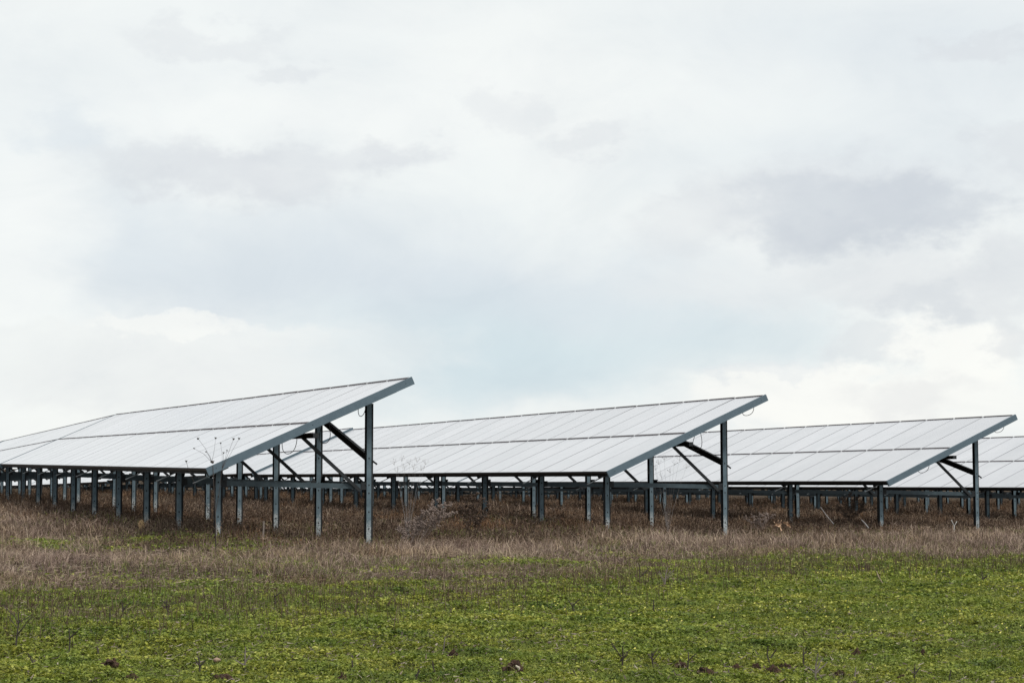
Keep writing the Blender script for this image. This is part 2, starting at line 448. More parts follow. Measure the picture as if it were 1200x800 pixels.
n = 300000; x, y = sample(n, 10, 30, 1.25); gf = green_frac(x, y)       # short fine blades between the leaves
k = rng.random(n) < gf * np.clip(.55 + .5 * fbm(x, y, 1.5, 46, 3) + .02 * x, .05, 1); x, y = x[k], y[k]; n = len(x)
GRASS_SPOT = (x, y, rng.uniform(.03, .085, n), .0030 * (y / 14) ** .8 * rng.uniform(.7, 1.4, n))
# litter: dead bits lying in the green
n = 200000; x, y = sample(n, 9.5, 30, 1.2)
k = rng.random(n) < .11 + .9 * np.clip(fbm(x, y, 1.7, 51, 3) - .15, 0, 1)
x, y = x[k], y[k]; n = len(x); yaw = rng.uniform(0, 6.283, n); ln = rng.uniform(.006, .022, n); w = rng.uniform(.003, .007, n); dz = rng.uniform(-.3, .6, n)
c = np.stack([x, y, ground(x, y) + rng.uniform(.01, .065, n)], -1); a = np.stack([np.cos(yaw), np.sin(yaw), dz], -1) * ln[:, None]; b = np.stack([-np.sin(yaw), np.cos(yaw), .4 * np.ones(n)], -1) * w[:, None]
V = np.stack([c - a - b, c + a - b * .4, c + a + b * .4, c - a + b], 1)
LIT = [(0, (.030, .018, .013)), (.5, (.095, .064, .046)), (.88, (.20, .155, .125)), (1, (.36, .31, .25))]
M_LIT = leaf_mat('litter', LIT, None, .1)
o = obj('litter', quads('litter', V, rng.random(n), M_LIT)); tag(o, 'brown dead bits lying in the green ground cover', 'plant litter', kind='stuff')

# small yellow flowers on the right
n = 2600; x, y = sample(n, 12, 27, 1.0); k = (rng.random(n) < np.clip(.12 + (x + .5) * .22, .02, 1) * np.clip(.35 + fbm(x, y, .8, 61, 2), 0, 1)) & (green_frac(x, y) > .5)
x, y = x[k], y[k]; n = len(x); s = rng.uniform(.005, .010, n)
c = np.stack([x, y, ground(x, y) + rng.uniform(.05, .12, n)], -1); a = np.stack([s, s * 0, s * .3], -1); b = np.stack([s * 0, s * .8, s * .6], -1)
V = np.stack([c - a, c - b, c + a, c + b], 1)
M_FLO = leaf_mat('yellow_flower', [(0, (.45, .40, .05)), (1, (.7, .65, .2))], None, .2)
o = obj('flowers', quads('flowers', V, rng.random(n), M_FLO)); tag(o, 'tiny yellow flowers scattered in the green ground cover', 'flowers', kind='stuff')

# ------------------------------------------------------------------ dry grass
def blades(x, y, h, w, lean, tint, curl=.35):
    n = len(x); z = ground(x, y) - .01; an = rng.uniform(0, 6.283, n); d = np.stack([np.cos(an), np.sin(an), np.zeros(n)], -1)
    va = rng.uniform(-.9, .9, n); sdir = np.stack([np.cos(va), np.sin(va), np.zeros(n)], -1) * w[:, None] / 2
    b0 = np.stack([x, y, z], -1); up = np.array([0, 0, 1.0])
    ln = np.abs(rng.normal(0, lean, n))
    m_ = b0 + up * (h * .6)[:, None] + d * (h * .5 * ln)[:, None]
    t_ = b0 + up * (h * (1 - .25 * ln))[:, None] + d * (h * (ln * 1.15 + curl * ln))[:, None]
    A = np.stack([b0 - sdir, b0 + sdir, m_ + sdir * .8, m_ - sdir * .8], 1); B = np.stack([m_ - sdir * .8, m_ + sdir * .8, t_ + sdir * .25, t_ - sdir * .25], 1)
    return np.concatenate([A, B]), np.concatenate([tint, np.clip(tint + .08, 0, 1)])
n = 400000; x, y = sample(n, 13, 62, 1.35)
gf = green_frac(x, y); wz = weed_zone(x, y); cl = fbm(x, y, 1.4, 71, 4); cl2 = fbm(x, y, 5, 72, 3)
k = (rng.random(n) < (1 - gf) ** .95 + .025) & (rng.random(n) < np.clip(.70 + .6 * cl + .55 * cl2, .04, 1)) & (rng.random(n) > wz * .66)
x, y, cl, cl2, gf, wz = (q[k] for q in (x, y, cl, cl2, gf, wz)); n = len(x)
h = np.clip(.085 + .05 * cl + .055 * cl2, .025, .4) * rng.uniform(.4, 1.7, n) * np.interp(y, [16, 24, 32, 40], [.8, 1.0, 1.45, 1.0]) * (1 - .75 * np.clip(gf, 0, 1))
w = .0042 * (y / 18) ** .9 * rng.uniform(.7, 1.5, n)
t = np.clip(.43 + .22 * rng.normal(size=n) + .20 * fbm(x, y, .9, 73, 3) + .12 * fbm(x, y, 4, 74, 3) - .16 * wz, 0, 1)
V, t = blades(x, y, h, w, .8, t)
ns = 15000; xs_ = rng.uniform(-9, 10, ns); ys_ = np.interp(xs_, BX, BY) + rng.normal(-.9, 1.5, ns)      # dark leftover stems along the fringe
V2, t2 = blades(xs_, ys_, rng.uniform(.05, .2, ns), rng.uniform(.003, .006, ns), .35, np.clip(rng.normal(.1, .1, ns), 0, 1))
V, t = np.concatenate([V, V2]), np.concatenate([t, t2])
DRY = [(0, (.045, .030, .024)), (.28, (.135, .098, .078)), (.5, (.265, .205, .168)), (.75, (.42, .335, .272)), (1, (.60, .51, .41))]
M_DRY = leaf_mat('dry_grass', DRY, (.7, [(.32, (.66, .58, .58)), (.45, (1.0, .955, .95)), (.56, (1.03, .99, .88)), (.7, (.95, .83, .64))]), .25, .7, .15)
o = obj('dry_grass', quads('dry_grass', V, t, M_DRY)); tag(o, 'dry mauve-brown grass between the green and the panel rows', 'dry grass', kind='stuff')
n = 90000; x, y = sample(n, 15, 40, 1.3); k = (rng.random(n) < (1 - green_frac(x, y)) ** 2 * np.clip(.5 + fbm(x, y, 2, 75, 3), .05, 1)); x, y = x[k], y[k]; n = len(x)
yaw = rng.uniform(0, 6.283, n); ln = rng.uniform(.015, .055, n); c = np.stack([x, y, ground(x, y) + rng.uniform(.01, .07, n)], -1)
a = np.stack([np.cos(yaw), np.sin(yaw), rng.uniform(-.25, .35, n)], -1) * ln[:, None]; b = np.stack([-np.sin(yaw) * .5, np.cos(yaw) * .5, np.ones(n)], -1) * rng.uniform(.0012, .0026, n)[:, None]
o = obj('matted_straw', quads('matted_straw', np.stack([c - a - b, c + a - b, c + a + b, c - a + b], 1), np.clip(rng.normal(.42, .22, n), 0, 1), M_DRY)); tag(o, 'flattened straw lying among the dry grass', 'straw', kind='stuff')
# greener blades mixed in
n = 90000; x, y = sample(n, 10, 40, 1.3); gf = green_frac(x, y); cl = fbm(x, y, 1.0, 81, 3)
k = rng.random(n) < np.clip(.24 + .6 * cl + .4 * np.exp(-((y - np.interp(x, BX, BY)) / 2.2) ** 2), .03, 1); x, y = x[k], y[k]; n = len(x)
V, t = blades(x, y, rng.uniform(.05, .15, n), .0042 * (y / 16) ** .8, .5, np.clip(rng.normal(.42, .2, n), 0, 1))
gx, gy, gh, gw = GRASS_SPOT; V2, t2 = blades(gx, gy, gh, gw, .7, np.clip(rng.normal(.5, .2, len(gx)), 0, 1))
V, t = np.concatenate([V, V2]), np.concatenate([t, t2])
M_GB = leaf_mat('green_grass', [(0, (.038, .060, .012)), (.5, (.145, .182, .032)), (1, (.33, .35, .09))], None, .3)
o = obj('green_grass', quads('green_grass', V, t, M_GB)); tag(o, 'short green grass blades between the leaves and through the dry grass', 'grass', kind='stuff')

# ------------------------------------------------------------------ brown weeds under the rows
n = 36000; x, y = sample(n, 26, 95, 1.2, 3)
wz = weed_zone(x, y); cl = fbm(x, y, .9, 91, 4)
k = (rng.random(n) < wz) & (rng.random(n) < np.clip(.8 + .5 * cl, .15, 1)); x, y, cl = x[k], y[k], cl[k]; n = len(x)
H = np.clip(.15 + .20 * cl + .22 * fbm(x, y, 2.6, 92, 3), .05, .62) * rng.uniform(.6, 1.35, n) * np.interp(y, [29, 34, 40, 60], [1.05, 1.0, .9, .75])
Vs, Ts = [], []
for j in range(7):
    tint = np.clip(.46 + .24 * rng.normal(size=n) + .12 * cl, 0, 1)
    V, t = blades(x + rng.normal(0, .07, n), y + rng.normal(0, .07, n), H * rng.uniform(.5, 1.1, n), .0045 * (y / 30) ** .7 * rng.uniform(.6, 1.4, n), .42, tint)
    Vs.append(V); Ts.append(t)
for j in range(8):
    ln_ = rng.uniform(.008, .018, n); c = np.stack([x + rng.normal(0, .10, n), y + rng.normal(0, .10, n), ground(x, y) + H * rng.uniform(.15, 1, n)], -1)
    a = rng.normal(size=(n, 3)); a /= np.linalg.norm(a, axis=1, keepdims=True); b = np.cross(a, rng.normal(size=(n, 3))); b /= np.linalg.norm(b, axis=1, keepdims=True)
    a *= ln_[:, None] * 1.4; b *= ln_[:, None] * .7
    Vs.append(np.stack([c - a, c - b, c + a, c + b], 1)); Ts.append(np.clip(rng.normal(.4, .2, n) + .1 * cl, 0, 1))
WEED = [(0, (.016, .010, .007)), (.35, (.056, .036, .025)), (.6, (.125, .083, .058)), (.85, (.235, .165, .115)), (1, (.42, .32, .23))]
M_WEED = leaf_mat('brown_weed', WEED, (.45, [(.32, (.7, .78, .9)), (.52, (1, 1, 1)), (.7, (1.25, 1.0, .75))]), .15, .8, .1)
o = obj('dry_weeds', quads('dry_weeds', np.concatenate(Vs), np.concatenate(Ts), M_WEED)); tag(o, 'dark reddish brown dead weeds filling the ground under the panel rows', 'weeds', kind='stuff')

# ------------------------------------------------------------------ single plants, clods and bits
M_STALK = plain('dead_stem', (.035, .026, .022), .85); M_STALK2 = plain('grey_stem', (.16, .135, .12), .85); M_STRAW = plain('straw_stem', (.34, .27, .19), .8)
def stalk(px, py, hpx, lean, kind, label, m=None, seed=0):
    X, Y = on_ground(px, py); z = gz(X, Y); h = hpx / F * Y; r = random.Random(seed * 13 + int(px))
    mb = MB(); top = np.array([lean * h, r.uniform(-.2, .2) * h, h]); rad = .0056 * (Y / 12) ** .6
    def seg(a, b, r0, r1):
        a, b = np.array(a, float), np.array(b, float); mids = [a + (b - a) * t + np.array([r.gauss(0, .03), r.gauss(0, .03), 0]) * np.linalg.norm(b - a) for t in (.35, .7)]
        mb.tube([a, *mids, b], [r0, r0 * .85, (r0 + r1) / 2, r1], 5)
    seg((0, 0, -.07), top, rad * 1.2, rad * .5)
    for i in range({'stick': 0, 'fork': 1, 'prong': 3, 'wispy': 5}[kind]):
        t = r.uniform(.2, .75) if kind != 'prong' else r.uniform(.05, .35); a = top * t; s = (-1) ** i
        seg(a, a + np.array([s * r.uniform(.25, .55) * h, r.uniform(-.2, .2) * h, r.uniform(.25, .6) * h]), rad * (.9 if kind != 'wispy' else .55), rad * .4)
    if kind == 'wispy' and seed % 2:
        for i in range(6): mb.blob(top * r.uniform(.5, 1) + np.array([r.gauss(0, .12) * h, 0, 0]), (.006,) * 3, i, 0, .2)
    o = obj('dead_stalk', mb.mesh('dead_stalk', [m or M_STALK]), None, (X, Y, z)); o.location.z += .035; tag(o, label, 'dead stalk', 'dead plant stalks in the green ground cover'); return o
ST_ = [
 (22, 760, 38, .05, 'wispy', 'tall thin dark stalk nearest the left edge, with fine side twigs', None),
 (85, 768, 26, .0, 'fork', 'dark forked stalk right of the tallest stalk by the left edge', None),
 (53, 786, 17, -.9, 'stick', 'short dark stick leaning left, near the bottom left corner', None),
 (238, 789, 18, -.2, 'prong', 'low three-pronged dark stalk left of the pale stone', None),
 (288, 786, 24, .1, 'prong', 'thick grey forked stalks just right of the pale stone', M_STALK2),
 (132, 734, 19, .0, 'stick', 'slim straight stalk left of a knobbly one at the brown fringe', None),
 (148, 724, 15, -.1, 'fork', 'small knobbly stalk right of a slim straight one at the brown fringe', None),
 (202, 725, 18, -.25, 'wispy', 'twiggy brown stalk at the fringe below the nearest front posts', None),
 (326, 712, 16, -.2, 'fork', 'dark forked stalk at the fringe below the nearest table', None),
 (124, 772, 11, -.6, 'stick', 'tiny leaning dark twig above the lone soil mound at left', None),
 (749, 685, 23, -.05, 'fork', 'dark upright stalk at the edge of the dry grass below the second row', None),
 (776, 689, 22, .25, 'wispy', 'wispy brown stalk right of the dark upright one below the second row', M_STALK2),
 (677, 720, 15, -.8, 'fork', 'dark twig leaning left in the middle of the green', None),
 (765, 720, 15, .0, 'stick', 'straight thin dark twig right of the leaning one in mid green', None),
 (724, 788, 28, .15, 'wispy', 'wispy dark weed left of the small mound near the bottom', None),
 (764, 782, 15, -.1, 'wispy', 'little twiggy weed right of a wispy dark one near the bottom', None),
 (514, 791, 13, -.5, 'stick', 'short dark twig below the small crumbly mound', None),
 (486, 799, 12, .5, 'fork', 'stubby dark stump leaning right at the bottom edge', None),
 (683, 799, 10, -1.2, 'stick', 'dark stick lying almost flat at the bottom edge', None),
 (414, 786, 9, .0, 'stick', 'tiny upright twig above the mound at the bottom edge', None),
 (521, 762, 13, .1, 'stick', 'thin faint twig above the small crumbly mound', M_STALK2),
 (902, 783, 22, -.2, 'fork', 'dark leaning stalk above the cluster of reddish mounds', None),
 (938, 783, 20, .0, 'fork', 'dark straight stalk right of the cluster of reddish mounds', None),
 (951, 798, 29, .15, 'prong', 'pale grey branching stalk right of the cluster of reddish mounds', M_STALK2),
 (1067, 800, 18, .1, 'fork', 'dark stalk beside the mound at the bottom right', None),
 (1104, 799, 11, .5, 'stick', 'short dark twig leaning right at the bottom right', None),
 (1034, 686, 15, -.6, 'stick', 'pale leaning stick at the upper edge of the green on the right', M_STRAW),
 (803, 790, 22, .1, 'fork', 'dark stalk standing beside the mound left of the cluster', None),
 (996, 798, 13, .3, 'stick', 'greyish twig below the small mound on the right', M_STALK2),
 (1148, 684, 12, .0, 'wispy', 'small dark weed at the upper edge of the green near the right edge', None)]
for i, a in enumerate(ST_): stalk(a[0], a[1], a[2], a[3], a[4], a[5], a[6], i)

def clod_mat():
    m, nt, b = mat('red_soil'); g = N(nt, 'ShaderNodeNewGeometry'); n = noise(nt, g.outputs['Position'], 45, 5, .7)
    r = ramp(nt, [(.3, (.016, .008, .005)), (.55, (.055, .027, .015)), (.75, (.11, .062, .04))]); nt.links.new(n.outputs[0], r.inputs[0])
    nt.links.new(r.outputs[0], b.inputs['Base Color']); b.inputs['Roughness'].default_value = .95
    bp = N(nt, 'ShaderNodeBump'); bp.inputs['Distance'].default_value = .012; nt.links.new(n.outputs[0], bp.inputs['Height']); nt.links.new(bp.outputs[0], b.inputs['Normal']); return m
M_CLOD = clod_mat(); M_PALE = plain('pale_stone', (.30, .20, .145), .8); M_WHITE = plain('root_white', (.42, .37, .30), .7)
CL = [
 (133, 784, 20, 9, 'lone reddish soil mound near the bottom left corner'),
 (157, 798, 17, 5, 'flat reddish soil patch below the lone mound at bottom left'),
 (265, 799, 22, 6, 'flat dark soil patch below the pale stone'),
 (601, 791, 23, 13, 'largest reddish soil mound, with a white root sticking out'),
 (531, 774, 13, 8, 'small crumbly soil mound up left of the largest mound'),
 (403, 799, 10, 7, 'soil mound cut by the bottom edge left of centre'),
 (796, 785, 14, 8, 'reddish mound with the dark stalk standing beside it'),
 (825, 792, 20, 7, 'long low reddish mound at the left of the cluster'),
 (860, 789, 14, 7, 'reddish mound between the long low one and the twin mounds'),
 (884, 788, 14, 7, 'left one of the twin reddish mounds in the cluster'),
 (902, 793, 20, 9, 'right and bigger one of the twin reddish mounds'),
 (917, 786, 14, 6, 'reddish mound behind the bigger twin mound'),
 (1000, 770, 10, 6, 'small isolated mound in the green right of the cluster'),
 (981, 793, 12, 5, 'low mound right of the grey branching stalk'),
 (1053, 799, 12, 6, 'mound at the bottom right beside a dark stalk'),
 (1077, 770, 9, 6, 'tiny isolated soil mound farthest to the right')]
for i, (px, py, wp, hp, lab) in enumerate(CL):
    X, Y = on_ground(px, py); z = gz(X, Y); mb = MB(); r = random.Random(i); W = wp / F * Y; Hh = hp / F * Y * 1.0
    mb.blob((0, 0, -.01), (W * .5, W * .4, Hh * .9 + .025), i, 3, .3)
    for j in range(22):
        d = max(-.42, min(.42, r.gauss(0, .42))); mb.blob((d * W, r.gauss(0, W * .3), (Hh * r.uniform(.4, 1.0) + .01) * math.exp(-3 * d * d)), [r.uniform(.04, .15) * W] * 3, i * 30 + j, 1, .35)
    rt = None
    o = obj('soil_mound', mb.mesh('soil_mound', [M_CLOD]), None, (X, Y, z + .015)); tag(o, lab, 'soil mound', 'reddish soil mounds in the green')
    if 'white root' in lab:
        mr = MB(); mr.tube([(W * .15, -W * .5, Hh * .95), (W * .3, -W * .58, Hh * .8), (W * .36, -W * .55, Hh * .3)], [.006, .009, .006], 6)
        obj('root', mr.mesh('root', [M_WHITE]), o)
X, Y = on_ground(257, 781); mb = MB(); mb.blob((0, 0, 0), (.023, .02, .013), 77, 2, .15)
tag(obj('stone', mb.mesh('stone', [M_PALE], True), None, (X, Y, gz(X, Y) + .055)), 'pale pinkish rounded stone lying in the green', 'stone')
X, Y = on_ground(596, 786); mb = MB(); mb.blob((0, 0, 0), (.009, .009, .009), 78, 1, .12)
tag(obj('stone', mb.mesh('stone', [M_WHITE], True), None, (X - .045, Y - .03, gz(X, Y) + .085)), 'small cream pebble on the left shoulder of the largest mound', 'stone')

# tall dried flower stalk in front of the nearest corner
Y0 = 25.6
base = np.array(wpt(255, 641, Y0)); base[2] = gz(base[0], Y0)
def P(px, py, dy=0): return np.array(wpt(px, py, Y0 + dy)) - base
e = obj('dried_flower', None, None, tuple(base)); tag(e, 'tall dried flower stalk with dark seed heads before the nearest table corner', 'dried plant')
mb = MB(); node = P(250, 545)
mb.tube([(0, 0, -.05), P(253.5, 600), node], [.0085, .007, .005], 6); node2 = P(261, 549, .1)
mb.tube([P(253.5, 600), P(258, 575, .08), node2], [.0045, .0035, .003], 5)
tips = [((249, 541), (232.5, 513.5), -.1), ((249, 541), (253, 513), .1), ((249, 541), (228, 525), .15), ((249, 541), (242, 529), -.1)]
tip2 = [((261, 549), (274, 514), .1), ((261, 549), (280.5, 513.5), .2), ((261, 549), (262.5, 530), 0), ((261, 549), (266.5, 527.5), .05), ((261, 549), (259, 519), -.1)]
heads = []
for (a, b, dy) in tips + tip2:
    A = P(*a); B = P(*b, dy); M_ = (A + B) / 2 + np.array([.01, 0, .02]); mb.tube([A, M_, B], [.0024, .0019, .0014], 4); heads.append(B)
B = P(221.5, 549, -.1); mb.tube([P(253, 608), P(233, 575), B, P(219, 540, -.1)], [.004, .0035, .003, .0025], 4); heads.append(P(219, 540, -.1))
obj('stem', mb.mesh('stem', [M_STALK]), e); big = P(249.5, 541); heads.append(big)
for i, hpt in enumerate(heads):
    m2 = MB(); s = .0135 if i < len(heads) - 1 else .022
    if i in (2, 3, 6, 7, 8): s *= .72
    m2.blob((0, 0, 0), (s, s, s * .8), i, 1, .25)
    for j in range(7):
        an = j * .9; m2.tube([(0, 0, 0), (s * 1.5 * math.cos(an), s * 1.2 * math.sin(an), s * (1.0 + .3 * math.sin(3 * j)))], [.003, .0015], 3)
    obj('seed_head', m2.mesh('seed_head', [M_STALK]), e, tuple(hpt))

# arching pale shrub between the first two rows
def shrub(px, py, tips_px, Y, label, matl, nb=10, seed=5, fuzz=26, name='dry_shrub', fz=.016, rad=.006):
    r = np.random.default_rng(seed); b0 = np.array(wpt(px, py, Y)); b0[2] = gz(b0[0], Y); mb = MB()
    fr = []
    for k, (tx, ty) in enumerate(tips_px):
        T = np.array(wpt(tx, ty, Y + r.uniform(-.3, .3))) - b0; A = np.array([r.normal(0, .06), r.normal(0, .06), -.03])
        M1 = A + (T - A) * .4 + np.array([0, 0, .10 * np.linalg.norm(T)])
        pts = [A, M1, A + (T - A) * .75 + np.array([0, 0, .09 * np.linalg.norm(T)]), T]; mb.tube(pts, [rad, rad * .8, rad * .6, rad * .35], 4)
        for q in range(fuzz):
            t = r.uniform(.25, 1) * 3; i = min(int(t), 2); p = np.array(pts[i]) * (1 - (t - i)) + np.array(pts[i + 1]) * (t - i)
            d = r.normal(size=3); d[2] = abs(d[2]) * .8; d /= np.linalg.norm(d); ln = r.uniform(.04, .13) * (1.3 - t / 3.5)
            mb.tube([p, p + d * ln], [rad * .4, rad * .25], 3)
            for w in range(3): mb.blob(p + d * ln * r.uniform(.4, 1.1) + r.normal(0, .008, 3), [fz * r.uniform(.5, 1)] * 3, int(q + w), 0, .25)
    o = obj(name, mb.mesh(name, [matl]), None, tuple(b0)); tag(o, label, 'dry shrub'); return o
M_SHRUB = plain('pale_dead_shrub', (.20, .155, .135), .9); M_SHRUB2 = plain('brown_dead_shrub', (.075, .05, .036), .9)
shrub(483, 634, [(523, 589), (516, 583), (531, 588), (508, 594), (498, 600), (520, 599), (528, 602), (488, 607), (478, 612), (512, 606), (535, 600), (495, 612), (468, 618)], 29.2,
      'pale greyish plume-like dead shrub leaning right beside the nearest rear post', M_SHRUB, seed=5, fuzz=30)
shrub(553, 632, [(545, 583), (553, 579), (560, 577), (567, 583), (575, 590), (538, 592), (560, 590), (549, 596), (570, 598)], 31.5,
      'rounded brown dead shrub to the right of the pale plume-like one', M_SHRUB2, seed=8, fuzz=30)
shrub(888, 616, [(880, 603), (890, 601), (898, 600), (905, 603), (872, 605), (886, 607), (896, 606)], 37, 'low grey-pink dead bush left of the pale curled leaves', M_SHRUB, seed=9, fuzz=18)
shrub(995, 615, [(985, 582), (995, 576), (1005, 580), (1012, 588), (980, 592), (1000, 590), (1010, 598), (990, 600)], 41, 'twiggy brown dead shrub under the lower corner of the third table', M_SHRUB2, seed=12, fuzz=26)
# fine upright dead umbels in front of the second and third rows
M_UMB = plain('pale_umbel', (.36, .34, .34), .9)
def umbel(px, py, tips_px, Y, label, seed):
    r = np.random.default_rng(seed); b0 = np.array(wpt(px, py, Y)); b0[2] = gz(b0[0], Y); mb = MB()
    for (tx, ty) in tips_px:
        T = np.array(wpt(tx, ty, Y + r.uniform(-.2, .2))) - b0; A = np.array([T[0] * .25, 0, T[2] * .35])
        mb.tube([(0, 0, -.02), A, (A + T) / 2 + np.array([0, 0, .03]), T], [.0022, .0016, .0012, .0008], 4)
        for q in range(9):
            d = r.normal(size=3); d[2] = abs(d[2]); d *= .055 / np.linalg.norm(d); mb.tube([T - (0, 0, .04), T + d], .0008, 3); mb.blob(T + d, (.0048,) * 3, q, 0, .2)
    o = obj('dried_umbel', mb.mesh('dried_umbel', [M_UMB]), None, tuple(b0)); tag(o, label, 'dried plant'); return o
umbel(478, 630, [(462, 541), (471, 537), (480, 541), (489, 538), (499, 541), (474, 546), (485, 547), (494, 548), (466, 550)], 30.5, 'faint spray of dead umbels before the lower edge of the second table', 3)
umbel(782, 618, [(764, 538), (772, 541), (778, 536), (790, 542), (796, 537), (768, 548), (785, 551), (775, 557), (804, 546), (760, 552)], 36.5, 'faint spray of dead umbels seen behind the second table, before the third', 4)

# small finds in the grass near the posts
mb = MB(); mb.box(-.011, .011, -.011, .011, -.1, .25); mb.box(-.013, .013, -.013, .013, .25, .262)
X, Y = on_ground(302, 634); tag(obj('wooden_stake', mb.mesh('wooden_stake', [M_STALK2]), None, (X, Y, gz(X, Y) + .02), (0, .03, .3)), 'short grey wooden stake in the grass between the nearest posts', 'stake')
mb = MB(); mb.blob((0, 0, .05), (.05, .045, .09), 31, 2, .12)
X, Y = on_ground(167.5, 622); tag(obj('stone', mb.mesh('stone', [plain('tan_stone', (.36, .24, .12), .9)]), None, (X, Y, gz(X, Y) + .05)), 'tan block of stone at the foot of a front post at left', 'stone')
def curled(px, py, Y, n, sz, label, matl, seed):
    r = np.random.default_rng(seed); b0 = np.array(wpt(px, py, Y)); mb = MB()
    for i in range(n):
        c = r.normal(size=3) * np.array([.09, .05, .04]); d = r.normal(size=3); d /= np.linalg.norm(d); u = np.cross(d, r.normal(size=3)); u /= np.linalg.norm(u); nn = np.cross(d, u)
        g = []
        for t in np.linspace(-1, 1, 5):
            wv = sz * .38 * (1 - t * t * .85); g += [c + d * t * sz + u * wv + nn * sz * .35 * t * t, c + d * t * sz - u * wv + nn * sz * (.35 * t * t + .15)]
        top = [(2 * q, 2 * q + 1, 2 * q + 3, 2 * q + 2) for q in range(4)]; mb.add(g, top)
        mb.add([p + nn * .003 for p in g], [f[::-1] for f in top])
    mb.tube([(0, 0, -(b0[2] - gz(b0[0], Y)) - .02), (0.01, 0, -.05), (0, 0, 0)], .005, 4)
    o = obj('dead_leaf', mb.mesh('dead_leaf', [matl]), None, tuple(b0)); tag(o, label, 'dead leaves')
curled(913, 613, 36.4, 16, .05, 'cluster of pale orange curled dead leaves on a low stem', plain('pale_leaf', (.62, .42, .28), .7), 5)
X, Y = on_ground(1000, 622); mb = MB(); mb.tube([(0, 0, 0), (-.12, .1, .16), (-.24, .15, .34)], [.011, .010, .007], 6)
tag(obj('branch', mb.mesh('branch', [plain('grey_wood', (.26, .25, .25), .8)]), None, (X, Y, gz(X, Y) + .1)), 'bare grey branch leaning left in the grass below the third table', 'branch')
X, Y = on_ground(988, 620); mb = MB(); mb.tube([(0, 0, 0), (-.06, .05, .09), (-.13, .05, .16)], [.014, .013, .009], 6)
tag(obj('branch', mb.mesh('branch', [plain('grey_wood', (.26, .25, .25), .8)]), None, (X, Y, gz(X, Y) + .12)), 'stubby grey branch left of the longer leaning one', 'branch')
X, Y = on_ground(1116, 625); mb = MB(); mb.tube([(-.05, 0, .12), (0, 0, 0), (.06, .02, .09)], [.008, .009, .007], 5); mb.tube([(0, 0, 0), (.01, 0, -.2)], [.009, .009], 5)
tag(obj('branch', mb.mesh('branch', [plain('white_twig', (.55, .54, .52), .7)]), None, (X, Y, gz(X, Y) + .16)), 'small white forked twig left of the third table rear post', 'branch')

# ------------------------------------------------------------------ sky
SUN_AZ, SUN_EL = 128.0, 48.0          # from +Y towards +X
w = bpy.data.worlds.new('World'); sc.world = w; w.use_nodes = True
nt = w.node_tree; nt.nodes.clear(); out = N(nt, 'ShaderNodeOutputWorld')
sky = N(nt, 'ShaderNodeTexSky', sky_type='NISHITA'); sky.sun_disc = False; sky.sun_elevation = R(SUN_EL); sky.sun_rotation = R(SUN_AZ)
bg1 = N(nt, 'ShaderNodeBackground'); bg1.inputs[1].default_value = .06; nt.links.new(sky.outputs[0], bg1.inputs[0])
tc = N(nt, 'ShaderNodeTexCoord'); D = tc.outputs['Generated']
sp = N(nt, 'ShaderNodeSeparateXYZ'); nt.links.new(D, sp.inputs[0])
az = N(nt, 'ShaderNodeMath', operation='ARCTAN2'); nt.links.new(sp.outputs[0], az.inputs[0]); nt.links.new(sp.outputs[1], az.inputs[1])
el = N(nt, 'ShaderNodeMath', operation='ARCSINE'); nt.links.new(sp.outputs[2], el.inputs[0])
cv = N(nt, 'ShaderNodeCombineXYZ'); nt.links.new(az.outputs[0], cv.inputs[0]); nt.links.new(el.outputs[0], cv.inputs[1])
st = N(nt, 'ShaderNodeVectorMath', operation='MULTIPLY'); nt.links.new(cv.outputs[0], st.inputs[0]); st.inputs[1].default_value = (1, 1.7, 1)
def warp(scale, amt, detail, off):
    ad = N(nt, 'ShaderNodeVectorMath', operation='ADD'); nt.links.new(st.outputs[0], ad.inputs[0]); ad.inputs[1].default_value = (off, off * .7, 0)
    n = noise(nt, ad.outputs[0], scale, detail, .6)
    s = N(nt, 'ShaderNodeVectorMath', operation='SUBTRACT'); nt.links.new(n.outputs['Color'], s.inputs[0]); s.inputs[1].default_value = (.5, .5, .5)
    k = N(nt, 'ShaderNodeVectorMath', operation='MULTIPLY'); nt.links.new(s.outputs[0], k.inputs[0]); k.inputs[1].default_value = (amt, amt * .6, 0)
    a = N(nt, 'ShaderNodeVectorMath', operation='ADD'); nt.links.new(cv.outputs[0], a.inputs[0]); nt.links.new(k.outputs[0], a.inputs[1]); return a.outputs[0]
W_SOFT = warp(9, .10, 5, 0.3); W_HARD = warp(30, .085, 9, 4.1)
# overall veil
nv = noise(nt, st.outputs[0], 5, 5, .5); rv = ramp(nt, [(.3, (.82, .86, .87)), (.5, (.875, .905, .898)), (.7, (.915, .93, .912))]); nt.links.new(nv.outputs[0], rv.inputs[0])
ad_ = N(nt, 'ShaderNodeVectorMath', operation='ADD'); nt.links.new(st.outputs[0], ad_.inputs[0]); ad_.inputs[1].default_value = (7.3, 2.1, 0)
nv2 = noise(nt, ad_.outputs[0], 13, 9, .62); nv2.inputs['Distortion'].default_value = .6
rv2 = ramp(nt, [(.33, (.955, .962, .97)), (.5, (1.0, 1.0, 1.0)), (.62, (1.02, 1.02, 1.015))]); nt.links.new(nv2.outputs[0], rv2.inputs[0])
col = rv.outputs[0]
WHITE, CREAM, GREY, LILAC, BLUE, MID = (.94, .955, .935), (.95, .955, .925), (.60, .64, .692), (.70, .725, .757), (.62, .73, .785), (.66, .725, .785)
